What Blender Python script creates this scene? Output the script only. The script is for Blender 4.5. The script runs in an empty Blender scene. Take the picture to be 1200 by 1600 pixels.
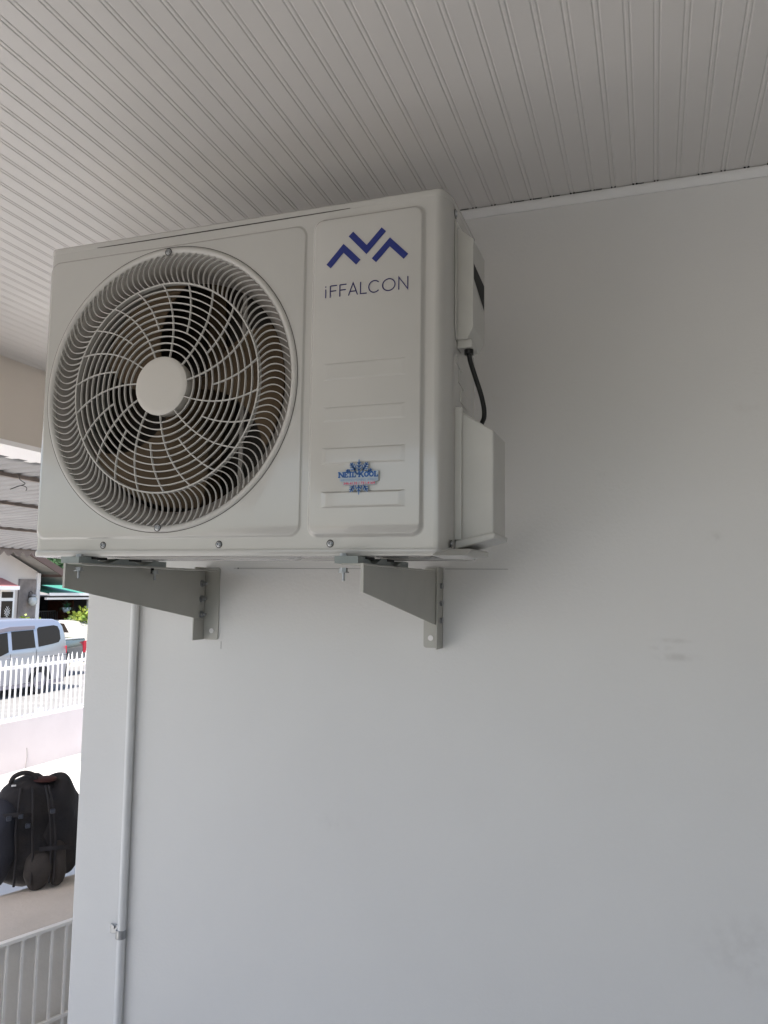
import bpy, bmesh, math, random
from mathutils import Vector, Matrix, noise
from mathutils.geometry import tessellate_polygon
random.seed(7)
S = bpy.context.scene
COL = S.collection
R = math.radians
PI = math.pi

# ------------------------------------------------------------------ camera, world, sun, exposure
Y_WALL = 1.715
EYE = 1.75                       # eye height above the porch floor
FPX = 1219.2; PITCH = 0.09985; YAW = 0.33262; ROLL = 0.01304
cp, sp, cy, sy = math.cos(PITCH), math.sin(PITCH), math.cos(YAW), math.sin(YAW)
fwd = Vector((-sy*cp, cy*cp, sp)); rt = Vector((cy, sy, 0)); up = rt.cross(fwd)
r2 = rt*math.cos(ROLL) + up*math.sin(ROLL); u2 = -rt*math.sin(ROLL) + up*math.cos(ROLL)
cd = bpy.data.cameras.new('camera'); cam = bpy.data.objects.new('camera', cd); COL.objects.link(cam)
cd.sensor_fit = 'VERTICAL'; cd.sensor_height = 36; cd.lens = FPX/1600*36
cd.clip_start = 0.05; cd.clip_end = 3000
M = Matrix((r2, u2, -fwd)).transposed().to_4x4(); M.translation = Vector((0, 0, EYE)); cam.matrix_world = M
S.camera = cam

SUN_EL = R(60); SX, SY = 0.12, -0.993
W = bpy.data.worlds.new('World'); S.world = W; W.use_nodes = True
nt = W.node_tree; bg = nt.nodes['Background']; sky = nt.nodes.new('ShaderNodeTexSky')
sky.sky_type = 'NISHITA'; sky.sun_disc = False; sky.sun_elevation = SUN_EL
sky.sun_rotation = math.atan2(SX, SY); sky.air_density = 1.0; sky.dust_density = 2.6
nt.links.new(sky.outputs[0], bg.inputs[0]); bg.inputs[1].default_value = 0.15
sd = bpy.data.lights.new('sun', 'SUN'); sd.energy = 5.0; sd.angle = R(0.5); sd.color = (1, .96, .9)
sun = bpy.data.objects.new('sun', sd); COL.objects.link(sun)
sdir = Vector((SX*math.cos(SUN_EL), SY*math.cos(SUN_EL), math.sin(SUN_EL))).normalized()
sun.rotation_euler = sdir.to_track_quat('Z', 'Y').to_euler()
sun.location = sdir*30
S.view_settings.view_transform = 'Standard'; S.view_settings.look = 'None'
S.view_settings.exposure = 1.24; S.view_settings.gamma = 1; S.view_settings.use_curve_mapping = False
S.render.engine = 'CYCLES'
S.cycles.max_bounces = 10; S.cycles.diffuse_bounces = 6; S.cycles.glossy_bounces = 4

# ------------------------------------------------------------------ materials
def mat(name, col, rough=.5, metal=0, var=0, vscale=8, bump=0, bscale=60, coat=0, spec=.5, alpha=None, col2=None, dist=0.01, detail=4):
    m = bpy.data.materials.new(name); m.use_nodes = True
    n = m.node_tree.nodes; l = m.node_tree.links; b = n['Principled BSDF']
    b.inputs['Base Color'].default_value = (*col, 1); b.inputs['Roughness'].default_value = rough
    b.inputs['Metallic'].default_value = metal; b.inputs['Coat Weight'].default_value = coat
    b.inputs['Specular IOR Level'].default_value = spec
    if var or col2 or bump:
        tc = n.new('ShaderNodeTexCoord')
    if var or col2:
        ns = n.new('ShaderNodeTexNoise'); ns.inputs['Scale'].default_value = vscale; ns.inputs['Detail'].default_value = detail
        l.new(tc.outputs['Object'], ns.inputs['Vector'])
        rp = n.new('ShaderNodeValToRGB'); l.new(ns.outputs['Fac'], rp.inputs[0]); l.new(rp.outputs[0], b.inputs['Base Color'])
        c2 = col2 or tuple(c*(1-var) for c in col)
        rp.color_ramp.elements[0].position = .35; rp.color_ramp.elements[1].position = .65
        rp.color_ramp.elements[0].color = (*c2, 1); rp.color_ramp.elements[1].color = (*col, 1)
    if bump:
        nb = n.new('ShaderNodeTexNoise'); nb.inputs['Scale'].default_value = bscale; nb.inputs['Detail'].default_value = 4
        l.new(tc.outputs['Object'], nb.inputs['Vector'])
        bp = n.new('ShaderNodeBump'); bp.inputs['Strength'].default_value = bump; bp.inputs['Distance'].default_value = dist
        l.new(nb.outputs['Fac'], bp.inputs['Height']); l.new(bp.outputs[0], b.inputs['Normal'])
    return m

M_unit = mat('unit_enamel', (.46, .447, .422), .17, var=.03, vscale=5, bump=.05, bscale=9, dist=.003, coat=.35)
M_unit2 = mat('unit_plastic', (.50, .49, .46), .45, var=.04, vscale=20)
M_grille = mat('grille_plastic', (.47, .455, .43), .42)
M_hub = mat('hub_plastic', (.52, .495, .46), .5, bump=.03, bscale=400)
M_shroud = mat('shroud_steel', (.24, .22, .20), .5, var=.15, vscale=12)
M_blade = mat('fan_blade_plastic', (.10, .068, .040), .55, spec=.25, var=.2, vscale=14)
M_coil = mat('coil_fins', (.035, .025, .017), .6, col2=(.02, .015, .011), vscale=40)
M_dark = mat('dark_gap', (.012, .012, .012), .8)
M_seam = mat('seam_shadow_gap', (.05, .045, .04), .9)
M_brk = mat('bracket_paint', (.42, .41, .37), .5, var=.06, vscale=12, bump=.08, bscale=160, dist=.001)
M_brk2 = mat('bracket_paint_light', (.46, .45, .41), .45, var=.06, vscale=14)
M_foot = mat('foot_rail_metal', (.26, .29, .28), .45, metal=.2, var=.2, vscale=25)
M_zinc = mat('zinc', (.40, .41, .42), .4, metal=.85, var=.2, vscale=90)
M_blue = mat('logo_blue', (.007, .018, .155), .45)
M_ink = mat('wordmark_ink', (.028, .024, .11), .5)
M_sblue = mat('sticker_blue', (.01, .085, .29), .4)
M_shalo = mat('sticker_halo', (.36, .42, .48), .45)
M_spale = mat('sticker_pale', (.22, .32, .48), .45)
M_sred = mat('sticker_red', (.62, .06, .12), .4)
M_cable = mat('black_rubber', (.008, .008, .008), .45, spec=.4)
M_pvc = mat('ceiling_pvc', (.60, .575, .55), .42, col2=(.55, .53, .51), vscale=1.6, bump=.04, bscale=14, dist=.002)
M_corn = mat('cornice_white', (.67, .66, .65), .5, var=.04, vscale=10)
M_conduit = mat('conduit_white', (.68, .68, .67), .4, var=.05, vscale=9)
M_beam = mat('beam_cream', (.66, .60, .53), .7, var=.08, vscale=2, bump=.2, bscale=30)
M_trim = mat('trim_white', (.80, .78, .77), .6, var=.04, vscale=4)
M_awn = mat('awning_galv', (.29, .285, .285), .5, metal=.1, var=.18, vscale=3)
M_purlin = mat('purlin_brown', (.28, .23, .20), .7, var=.3, vscale=14)
M_conc = mat('concrete_yard', (.615, .60, .58), .9, var=.12, vscale=1.5, bump=.3, bscale=20)
M_floor = mat('porch_tiles', (.34, .335, .33), .5, var=.1, vscale=2)
M_street = mat('street_asphalt', (.20, .195, .19), .95, var=.2, vscale=2, bump=.4, bscale=40)
M_verge = mat('verge_gravel', (.42, .39, .34), 1, col2=(.2, .19, .15), vscale=9, bump=.6, bscale=20, dist=.05)
M_yw = mat('yard_wall_paint', (.60, .55, .56), .8, var=.05, vscale=2.4, bump=.2, bscale=12)
M_wpaint = mat('white_paint', (.82, .80, .79), .55, var=.04, vscale=8)
M_parapet = mat('parapet_cream', (.66, .58, .50), .8, var=.12, vscale=5, bump=.3, bscale=40)
M_parapet2 = mat('parapet_wall_paint', (.84, .79, .72), .8, var=.08, vscale=5, bump=.2, bscale=40)
M_railp = mat('railing_cream', (.90, .86, .80), .5, var=.06, vscale=30)
M_bag = mat('bag_black', (.022, .018, .018), .85, col2=(.012, .011, .014), vscale=10, bump=.7, bscale=60, dist=.004)
M_bagn = mat('bag_navy', (.017, .019, .032), .75, col2=(.011, .011, .017), vscale=6, bump=.5, bscale=80, dist=.003)
M_bagg = mat('bag_sunlit_grey', (.045, .037, .033), .85, var=.25, vscale=25, bump=.5, bscale=60, dist=.004)  # greyer pockets stand in for sunlight on the bag's lower part
M_bagr = mat('bag_red', (.040, .007, .005), .8)
M_buckle = mat('buckle_plastic', (.035, .04, .055), .35)
M_tag = mat('bag_tag', (.7, .7, .7), .5)
M_van = mat('van_silver', (.41, .41, .45), .3, metal=.7, coat=.6)
M_glass = mat('vehicle_glass', (.022, .018, .016), .06, spec=.18)
M_visor = mat('visor_plastic', (.22, .20, .23), .25)
M_tyre = mat('tyre_rubber', (.02, .02, .022), .85)
M_rim = mat('rim_alloy', (.35, .35, .38), .35, metal=.7)
M_truck = mat('truck_slate', (.035, .05, .06), .18, metal=.3, coat=1)
M_car = mat('car_white', (.66, .65, .63), .2, coat=1)
M_car2 = mat('car_silver', (.38, .37, .36), .25, coat=.6)
M_lamp = mat('tail_lamp_red', (.5, .01, .03), .2)
M_plate = mat('plate_white', (.7, .7, .75), .4)
M_hwall = mat('house_wall', (.60, .55, .51), .8, var=.06, vscale=1.2, bump=.1)
M_stone = mat('stone_cladding', (.27, .235, .22), .9, col2=(.17, .15, .14), vscale=2.6, bump=.6, bscale=7, dist=.03)
M_roofred = mat('roof_maroon', (.33, .13, .13), .6, var=.15, vscale=5)
M_roofm = mat('roof_metal', (.45, .43, .42), .5, var=.25, vscale=1.5)
M_fasc = mat('fascia_brown', (.10, .065, .055), .7)
M_green = mat('awning_green', (.035, .20, .14), .6, var=.15, vscale=5)
M_cardk = mat('carport_wall', (.11, .105, .115), .8, var=.2, vscale=2)
M_door = mat('door_redwood', (.17, .055, .03), .5, var=.35, vscale=6)
M_leafy = mat('leaf_yellow', (.30, .34, .05), .6, col2=(.10, .19, .03), vscale=4)
M_leafg = mat('leaf_green', (.05, .15, .06), .5, col2=(.02, .08, .04), vscale=5)
M_leafd = mat('leaf_dark', (.04, .10, .035), .6, col2=(.02, .055, .02), vscale=2)
M_trunk = mat('bark', (.12, .09, .06), .9, var=.3)
M_lampg = mat('lantern_glass', (.45, .48, .48), .15, spec=.8)
M_iron = mat('wrought_iron', (.05, .05, .05), .5)

# wall paint: slightly blotchy emulsion with faint smudges and roller texture
def wall_mat():
    m = bpy.data.materials.new('wall_emulsion'); m.use_nodes = True
    n = m.node_tree.nodes; l = m.node_tree.links; b = n['Principled BSDF']
    tc = n.new('ShaderNodeTexCoord')
    a = n.new('ShaderNodeTexNoise'); a.inputs['Scale'].default_value = 1.3; a.inputs['Detail'].default_value = 5; a.inputs['Roughness'].default_value = .6
    l.new(tc.outputs['Object'], a.inputs['Vector'])
    rp = n.new('ShaderNodeValToRGB'); l.new(a.outputs['Fac'], rp.inputs[0])
    rp.color_ramp.elements[0].position = .3; rp.color_ramp.elements[1].position = .7
    rp.color_ramp.elements[0].color = (.64, .63, .615, 1); rp.color_ramp.elements[1].color = (.675, .665, .645, 1)
    mix = n.new('ShaderNodeMix'); mix.data_type = 'RGBA'; mix.inputs[7].default_value = (.50, .48, .46, 1)
    l.new(rp.outputs[0], mix.inputs[6])
    # scuffs with a place of their own, broken up by fine noise
    ns = n.new('ShaderNodeTexNoise'); ns.inputs['Scale'].default_value = 38; ns.inputs['Detail'].default_value = 5; l.new(tc.outputs['Object'], ns.inputs['Vector'])
    acc = None
    for x, z, rx, rz, k in SCUFFS:
        mp = n.new('ShaderNodeMapping'); mp.vector_type = 'POINT'; mp.inputs['Location'].default_value = (-x/rx, -Y_WALL/.5, -z/rz); mp.inputs['Scale'].default_value = (1/rx, 2, 1/rz)
        l.new(tc.outputs['Object'], mp.inputs[0])
        ln = n.new('ShaderNodeVectorMath'); ln.operation = 'LENGTH'; l.new(mp.outputs[0], ln.inputs[0])
        mr = n.new('ShaderNodeMapRange'); mr.interpolation_type = 'SMOOTHSTEP'; mr.inputs[1].default_value = 1.0; mr.inputs[2].default_value = 0.1; mr.inputs[3].default_value = 0; mr.inputs[4].default_value = k
        l.new(ln.outputs['Value'], mr.inputs[0])
        if acc is None: acc = mr.outputs[0]
        else:
            ad = n.new('ShaderNodeMath'); ad.operation = 'ADD'; l.new(acc, ad.inputs[0]); l.new(mr.outputs[0], ad.inputs[1]); acc = ad.outputs[0]
    nr = n.new('ShaderNodeMapRange'); nr.inputs[1].default_value = .38; nr.inputs[2].default_value = .62; l.new(ns.outputs['Fac'], nr.inputs[0])
    rs = n.new('ShaderNodeMath'); rs.operation = 'MULTIPLY'; l.new(acc, rs.inputs[0]); l.new(nr.outputs[0], rs.inputs[1])
    l.new(rs.outputs[0], mix.inputs[0]); l.new(mix.outputs[2], b.inputs['Base Color'])
    b.inputs['Roughness'].default_value = .55
    nb = n.new('ShaderNodeTexNoise'); nb.inputs['Scale'].default_value = 130; l.new(tc.outputs['Object'], nb.inputs['Vector'])
    bp = n.new('ShaderNodeBump'); bp.inputs['Strength'].default_value = .22; bp.inputs['Distance'].default_value = .002
    n2 = n.new('ShaderNodeTexNoise'); n2.inputs['Scale'].default_value = 2.2; l.new(tc.outputs['Object'], n2.inputs['Vector'])
    bp2 = n.new('ShaderNodeBump'); bp2.inputs['Strength'].default_value = .5; bp2.inputs['Distance'].default_value = .02
    l.new(n2.outputs['Fac'], bp2.inputs['Height']); l.new(bp2.outputs[0], bp.inputs['Normal'])
    l.new(nb.outputs['Fac'], bp.inputs['Height']); l.new(bp.outputs[0], b.inputs['Normal'])
    return m
SCUFFS = [(.035, 1.655, .060, .008, .50), (.045, 1.622, .065, .012, .60), (.010, 1.640, .035, .008, .35), (.120, 1.865, .025, .018, .40), (-.10, 2.00, .022, .014, .35), (-.70, 1.22, .06, .035, .18), (.19, 2.13, .05, .02, .2), (-1.24, 1.21, .05, .05, .2), (.16, 1.07, .14, .10, .30), (-.33, 2.19, .02, .015, .3)]
M_wall = wall_mat()

# ------------------------------------------------------------------ mesh helpers
class MB:
    def __init__(s): s.v = []; s.f = []
    def add(s, vs, fs):
        o = len(s.v); s.v += [tuple(v) for v in vs]; s.f += [tuple(i+o for i in f) for f in fs]; return s
    def box(s, x0, x1, y0, y1, z0, z1):
        v = [(x, y, z) for z in (z0, z1) for y in (y0, y1) for x in (x0, x1)]
        return s.add(v, [(0, 2, 3, 1), (4, 5, 7, 6), (0, 1, 5, 4), (2, 6, 7, 3), (0, 4, 6, 2), (1, 3, 7, 5)])
    def tube(s, pts, r, n=10, caps=True):
        pts = [Vector(p) for p in pts]; k = len(pts)
        rs = r if isinstance(r, (list, tuple)) else [r]*k
        vs = []; prev = None
        for i, p in enumerate(pts):
            t = (pts[min(i+1, k-1)] - pts[max(i-1, 0)]).normalized()
            if prev is None:
                a = Vector((0, 0, 1)) if abs(t.z) < .9 else Vector((1, 0, 0)); u = t.cross(a).normalized()
            else:
                u = (prev - t*prev.dot(t)).normalized()
            prev = u; w = t.cross(u)
            for j in range(n):
                a = 2*PI*j/n; vs.append(p + (u*math.cos(a) + w*math.sin(a))*rs[i])
        fs = [(i*n+j, i*n+(j+1) % n, (i+1)*n+(j+1) % n, (i+1)*n+j) for i in range(k-1) for j in range(n)]
        if caps: fs += [tuple(range(n-1, -1, -1)), tuple((k-1)*n+j for j in range(n))]
        return s.add(vs, fs)
    def prism(s, poly, axis, a, b):        # poly: 2D list; axis: extrusion axis
        def P(u, v, w): return {'x': (w, u, v), 'y': (u, w, v), 'z': (u, v, w)}[axis]
        k = len(poly); vs = [P(u, v, a) for u, v in poly] + [P(u, v, b) for u, v in poly]
        return s.add(vs, [tuple(range(k)), tuple(range(2*k-1, k-1, -1))] + [(i, i+k, (i+1) % k+k, (i+1) % k) for i in range(k)])
    def rings(s, loops, close=True):
        n = len(loops[0]); vs = [p for L in loops for p in L]
        fs = []
        for i in range(len(loops)-1):
            for j in range(n if close else n-1):
                fs.append((i*n+j, i*n+(j+1) % n, (i+1)*n+(j+1) % n, (i+1)*n+j))
        return s.add(vs, fs)
    def fill(s, loops):                    # planar polygon with holes
        pts = [Vector(p) for L in loops for p in L]
        tr = tessellate_polygon([[Vector(p) for p in L] for L in loops])
        return s.add(pts, [tuple(t) for t in tr])
    def build(s, name, m, parent=None, smooth=False, bevel=0, loc=None, seg=2, flat_fix=True):
        me = bpy.data.meshes.new(name); me.from_pydata(s.v, [], s.f); me.update()
        bm = bmesh.new(); bm.from_mesh(me)
        bmesh.ops.remove_doubles(bm, verts=bm.verts, dist=1e-6)
        if flat_fix: bmesh.ops.recalc_face_normals(bm, faces=bm.faces)
        bm.to_mesh(me); bm.free()
        if m: me.materials.append(m)
        o = bpy.data.objects.new(name, me); COL.objects.link(o)
        if parent: o.parent = parent
        if loc: o.location = loc
        if smooth: me.shade_smooth()
        if smooth == 'auto':
            try: me.set_sharp_from_angle(angle=R(38))
            except Exception: pass
        if bevel:
            md = o.modifiers.new('bevel', 'BEVEL'); md.width = bevel; md.segments = seg; md.limit_method = 'ANGLE'; md.angle_limit = R(40)
            md.harden_normals = False
        return o
def tag(o, label=None, cat=None, group=None, kind=None):
    for k, v in (('label', label), ('category', cat), ('group', group), ('kind', kind)):
        if v: o[k] = v
    return o
def empty(name, loc=(0, 0, 0), label=None, cat=None, group=None, rz=0):
    o = bpy.data.objects.new(name, None); COL.objects.link(o); o.location = loc; o.rotation_euler = (0, 0, rz)
    o.empty_display_size = .1
    return tag(o, label, cat, group)
def structure(o): return tag(o, kind='structure')
def rrect(x0, x1, z0, z1, r, n=6):
    out = []
    for cx, cz, a0 in ((x1-r, z1-r, 0), (x0+r, z1-r, 90), (x0+r, z0+r, 180), (x1-r, z0+r, 270)):
        for i in range(n+1):
            a = R(a0 + 90*i/n); out.append((cx+r*math.cos(a), cz+r*math.sin(a)))
    return out
Z = lambda rel: rel + EYE
CEIL = Z(.885)

# ------------------------------------------------------------------ ground, floor, street
G = Z(-2.30); GS = Z(-2.69)
structure(MB().add([(-400, -400, GS-.02), (400, -400, GS-.02), (400, 400, GS-.02), (-400, 400, GS-.02)], [(0, 1, 2, 3)]).build('ground', M_verge))
structure(MB().box(-7.30, 12, -14, 24, GS-.5, G).build('yard_paving', M_conc))
structure(MB().box(-18.6, -9.2, -80, 120, GS-.3, GS-.012).build('street', M_street))
structure(MB().box(-9.2, -7.55, -60, 90, GS-.3, GS+.03).build('verge', M_verge))
structure(MB().box(-2.20, 6.5, -2.4, 12, G-.3, 0).build('porch_floor', M_floor))

# ------------------------------------------------------------------ house corner carrying the unit
wl = tag(MB().box(-1.42, 6, Y_WALL, 9, G-.2, CEIL+.05).build('house_wall', M_wall, bevel=.004), 'smooth off-white painted wall that carries the white outdoor unit', 'wall')
def hairline():
    b = MB(); random.seed(3)
    z = Z(.0495)
    for x0, x1, t in ((-.985, -.60, .0009), (-.60, -.50, .0006), (-.44, -.395, .0007), (-.445, -.302, .0010)):
        b.box(x0, x1, Y_WALL-.0006, Y_WALL+.002, z-t/2, z+t/2)
    b.box(-.9745, -.971, Y_WALL-.001, Y_WALL+.002, z-.002, z+.0015)
    b.build('crack_line', mat('crack_grey', (.22, .22, .22), .9), wl)
    c = MB().box(-1.0145, -1.0135, Y_WALL-.0006, Y_WALL+.002, Z(-.150), Z(-.131)); c.build('pencil_tick', mat('pencil_grey', (.35, .34, .33), .9), wl)
hairline()
structure(MB().box(3.6, 3.7, -2.3, Y_WALL-.002, 0, CEIL).build('added_end_wall', mat('added_wall_grey', (.30, .30, .30), .8)))  # unseen wall, added to darken the right side of the porch

structure(MB().box(-3.2, 12, -14, -2.45, G-.01, G+.004).build('added_dark_lawn', mat('added_dark_grass', (.06, .09, .03), .95, var=.4, vscale=6)))  # unseen dark lawn, added to cut light bouncing into the porch
nb_ = empty('light_block_house', (1, -6.2, G), 'unseen house added behind the viewer to block light', 'house')  # unseen house, added to block light and shape the unit's reflections
for nm_, bx, mm in (('wall', (-5.0, 7.0, -3.0, 0, 0, 2.6), 'M_nwall'), ('roof', (-5.6, 7.6, -3.2, .4, 2.6, 2.75), 'M_roofm'), ('window', (-1.6, .4, -.03, .02, 1.1, 2.2), 'M_glass')):
    if mm == 'M_nwall': M_nwall = mat('light_block_wall', (.13, .135, .14), .85, var=.08)
    MB().box(*bx).build(nm_, globals()[mm], nb_)

# ceiling boards: extruded tongue-and-groove profile, grooves run away from the camera
def ceiling():
    P = .0442; X0 = -.905
    prof = []
    n0 = int((-2.39 - X0)/P)-1; n1 = int((5.2 - X0)/P)
    for n in range(n0, n1+1):
        c = X0 + n*P; d = .0013; j = random.uniform(-.0005, .0005)
        # flat board, then a double bead groove: V, narrow bead, V
        for dx, dz in ((-.0066, 0), (-.0052, d*.75), (-.0042, d), (-.0032, d*.75), (-.0018, .0001), (.0018, .0001), (.0030, d*.7), (.0040, d), (.0050, d*.7), (.0064, 0)):
            prof.append((c+dx, CEIL + dz + j*.3))
    prof = [p for p in prof if p[0] > -2.388]
    ys = [-2.38, 9.0]
    b = MB(); k = len(prof)
    vs = [(x, y, z) for y in ys for x, z in prof]
    fs = [(i, i+1, i+k+1, i+k) for i in range(k-1)]
    b.add(vs, fs)
    o = b.build('ceiling', M_pvc, flat_fix=False); structure(o)
    structure(MB().box(-2.63, 6.0, -2.4, 9.0, CEIL+.012, CEIL+.35).build('roof', M_trim))
ceiling()
# cornice strip and its dark joint gaps
def cornice():
    z0, z1 = Z(.8645), CEIL-.0012
    poly = [(Y_WALL, z1), (Y_WALL-.014, z1), (Y_WALL-.015, z1-.002), (Y_WALL-.0145, z1-.007), (Y_WALL-.011, z1-.012), (Y_WALL-.008, z0+.004), (Y_WALL-.006, z0), (Y_WALL, z0)]
    c = MB().prism(poly, 'x', -1.42, 5.2).build('cornice', M_corn, smooth='auto')
    tag(c, 'white cornice strip along the top of the wall with dark specks in the joint', 'cornice')
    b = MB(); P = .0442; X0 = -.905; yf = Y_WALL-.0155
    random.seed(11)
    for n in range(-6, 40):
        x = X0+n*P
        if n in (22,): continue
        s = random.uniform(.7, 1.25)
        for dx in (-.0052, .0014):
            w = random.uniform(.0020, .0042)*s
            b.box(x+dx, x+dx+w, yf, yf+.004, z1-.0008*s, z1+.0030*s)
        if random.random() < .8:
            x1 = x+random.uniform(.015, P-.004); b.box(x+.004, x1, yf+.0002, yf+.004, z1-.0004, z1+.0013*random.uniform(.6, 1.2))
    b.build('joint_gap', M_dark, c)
cornice()
# edge beam of the porch roof
bmn = empty('edge_beam', (-2.5, 2, Z(.565)), 'cream roof beam with bright white underside above the corrugated awning', 'beam')
MB().box(-2.62-.0, -2.39, -2.4, 9, Z(.568), CEIL+.011).build('beam_face', M_beam).parent = bmn
MB().box(-2.634, -2.388, -2.41, 9.01, Z(.548), Z(.5675)).build('underside_trim', mat('trim_fresh', (.90, .88, .87), .55)).parent = bmn
for ch in bmn.children: ch.matrix_parent_inverse = Matrix.Translation(-bmn.location)

# ------------------------------------------------------------------ conduit
cond = empty('conduit_pipe', (0, 0, 0), 'thin white conduit pipe running down the wall near its corner', 'conduit')
pts = [(-1.262 + .002*math.sin(z*2.1), Y_WALL-.0105, z) for z in [G+.1 + i*(CEIL-.04-G-.1)/24 for i in range(25)]]
MB().tube(pts, .0105, 16).build('pipe', M_conduit, cond, smooth=True)
cl = MB(); zc = Z(-.853)
cl.tube([(-1.262, Y_WALL-.0105, zc-.010), (-1.262, Y_WALL-.0105, zc+.010)], .0128, 16)
clp = cl.build('pipe_clamp', M_zinc, cond, smooth='auto')
MB().box(-1.300, -1.272, Y_WALL-.004, Y_WALL-.0005, zc-.006, zc+.016).build('clamp_ear', M_zinc, clp, bevel=.001)
MB().tube([(-1.291, Y_WALL-.0085, zc+.010), (-1.291, Y_WALL-.003, zc+.010)], .006, 10).build('screw', M_zinc, clp)

# ------------------------------------------------------------------ the outdoor unit
A = 1.236; UX = -1.163; UW = .845; UD = .215; UZ = Z(.066); UH = .623
unit = empty('outdoor_unit', (UX, A, UZ), 'white air conditioner outdoor unit with round fan grille on wall brackets', 'air conditioner')
def body_outline(off=0, rf=.0185, rr=.010, n=8):
    x0, x1, y0, y1 = -off, UW+off, -off, UD+off; out = []
    for cx, cyy, a0, r in ((x1-rr-off, y1-rr-off, 0, rr+off), (x0+rr+off, y1-rr-off, 90, rr+off), (x0+rf+off, y0+rf+off, 180, rf+off), (x1-.0235-off, y0+.046+off, 270, None)):
        for i in range(n+1):
            a = R(a0+90*i/n)
            if r is None: ca, sa = math.cos(a), math.sin(a); e_ = .86; out.append((cx+(.0235+off)*abs(ca)**e_*(1 if ca > 0 else -1)*(abs(ca) > 1e-9), cyy+(.046+off)*abs(sa)**1.25*(-1 if sa < 0 else 1)))
            else: out.append((cx+r*math.cos(a), cyy+r*math.sin(a)))
    return out, n
FC = (.2955, .3105); FR = .2765
circ = lambda r, y, n=160, ph=0: [(FC[0]+r*math.cos(2*PI*i/n+ph), y, FC[1]+r*math.sin(2*PI*i/n+ph)) for i in range(n)]
ZL = UH-.0125         # bottom of the lid lip
def casing():
    b = MB(); out, n = body_outline()
    k = len(out)
    i_l = 2*(n+1)+n          # last point of front-left corner
    i_r = 3*(n+1)            # first of front-right corner
    # walls: from i_r round the right, back and left to i_l
    seq = [out[(i_r+j) % k] for j in range(k)]
    seq = seq[:k-0]
    zs = [.0, .003, ZL+.004]
    loops = [[(x, y, z) for x, y in seq] for z in zs]
    b.rings(loops, close=False)
    xl, xr = out[i_l][0], out[i_r][0]
    b.fill([[(xl, 0, 0), (xr, 0, 0), (xr, 0, ZL+.004), (xl, 0, ZL+.004)], circ(FR-.006, 0)])
    b.rings([circ(FR-.006, 0), circ(FR-.006, .012)])
    o = b.build('casing', M_unit, unit, smooth='auto')
    # lid
    L = MB(); lo = body_outline(.0012)[0]
    def ring(off, z): return [(x, y, z) for x, y in body_outline(off)[0]]
    L.rings([ring(-.010, ZL-.0002), ring(.0002, ZL-.0002), ring(.0005, ZL+.0006), ring(.0005, UH-.0035), ring(-.0002, UH-.0012), ring(-.0016, UH-.0002), ring(-.008, UH), ])
    L.fill([ring(-.008, UH)])
    L.build('lid', M_unit, unit, smooth='auto')
    # visible lid joint, opening in the middle of the span
    g = MB(); N = 40
    for i in range(N):
        t0, t1 = i/N, (i+1)/N
        f = lambda t: .0011*math.sin(PI*t)**.7
        x0, x1 = .120+.545*t0, .120+.545*t1
        g.add([(x0, -.0016, ZL-f(t0)), (x1, -.0016, ZL-f(t1)), (x1, -.0016, ZL+.0002), (x0, -.0016, ZL+.0002),
               (x0, .0, ZL-f(t0)), (x1, .0, ZL-f(t1)), (x1, .0, ZL+.0002), (x0, .0, ZL+.0002)],
              [(0, 1, 2, 3), (7, 6, 5, 4), (0, 4, 5, 1), (2, 6, 7, 3)])
    g.build('lid_joint', M_seam, unit)
casing()
def emboss_profile(h, w, n=7):
    return [(w*i/n, h*(.5-.5*math.cos(PI*i/n))) for i in range(n+1)]     # inset, height
def embossed(name, x0, x1, z0, z1, r, h, w, parent, hole=None, y0=0.0, ms=None, n=8, wx=None, wrap=0.0):
    b = MB(); wx = wx or w; loops = []
    for ins, hh in emboss_profile(h, 1.0):
        a, c = ins*wx, ins*w
        aL = ins*(.0145 if wrap else a/ max(ins, 1e-6) if ins else 0)
        row = []
        for x, z in rrect(x0+aL, x1-a, z0+c, z1-c, max(r-ins*w*.5, .0008), n):
            bl = wrap*max(0, min(1, ((x0+aL+r) - x)/r))**1.5
            row.append((x, y0-.0002-hh + bl*.0105*(1-math.sqrt(max(0, 1-(1-ins)**2))), z))
        loops.append(row)
    loops.insert(0, [(x, yy+.002+(.012 if wrap and x < x0+.004 else 0), z) for x, yy, z in loops[0]])
    b.rings(loops)
    last = loops[-1]
    if hole:
        hc = [(x, last[0][1], z) for x, _, z in circ(hole, 0)]
        b.fill([last, hc]); b.rings([hc, [(x, y0+.004, z) for x, _, z in hc]])
    else: b.fill([last])
    o = b.build(name, ms or M_unit, parent, smooth='auto')
    return o
embossed('fan_side_panel', .0010, .583, .024, .5925, .022, .0029, .0048, unit, hole=FR-.001, wrap=1.0)
pB = embossed('service_panel', .5945, .806, .022, .5975, .020, .0066, .0078, unit, wx=.0080)
yB = -.0068
for z0, z1, hh in ((.2965, .3285, .0012), (.2225, .2505, .0013), (.148, .1785, .0022), (.0725, .1020, .0044)):
    embossed('pressed_rib', .6195, .7775, z0, z1, .002, hh, .0042, pB, y0=yB+.0003, wx=.013 if hh < .003 else .016)

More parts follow.
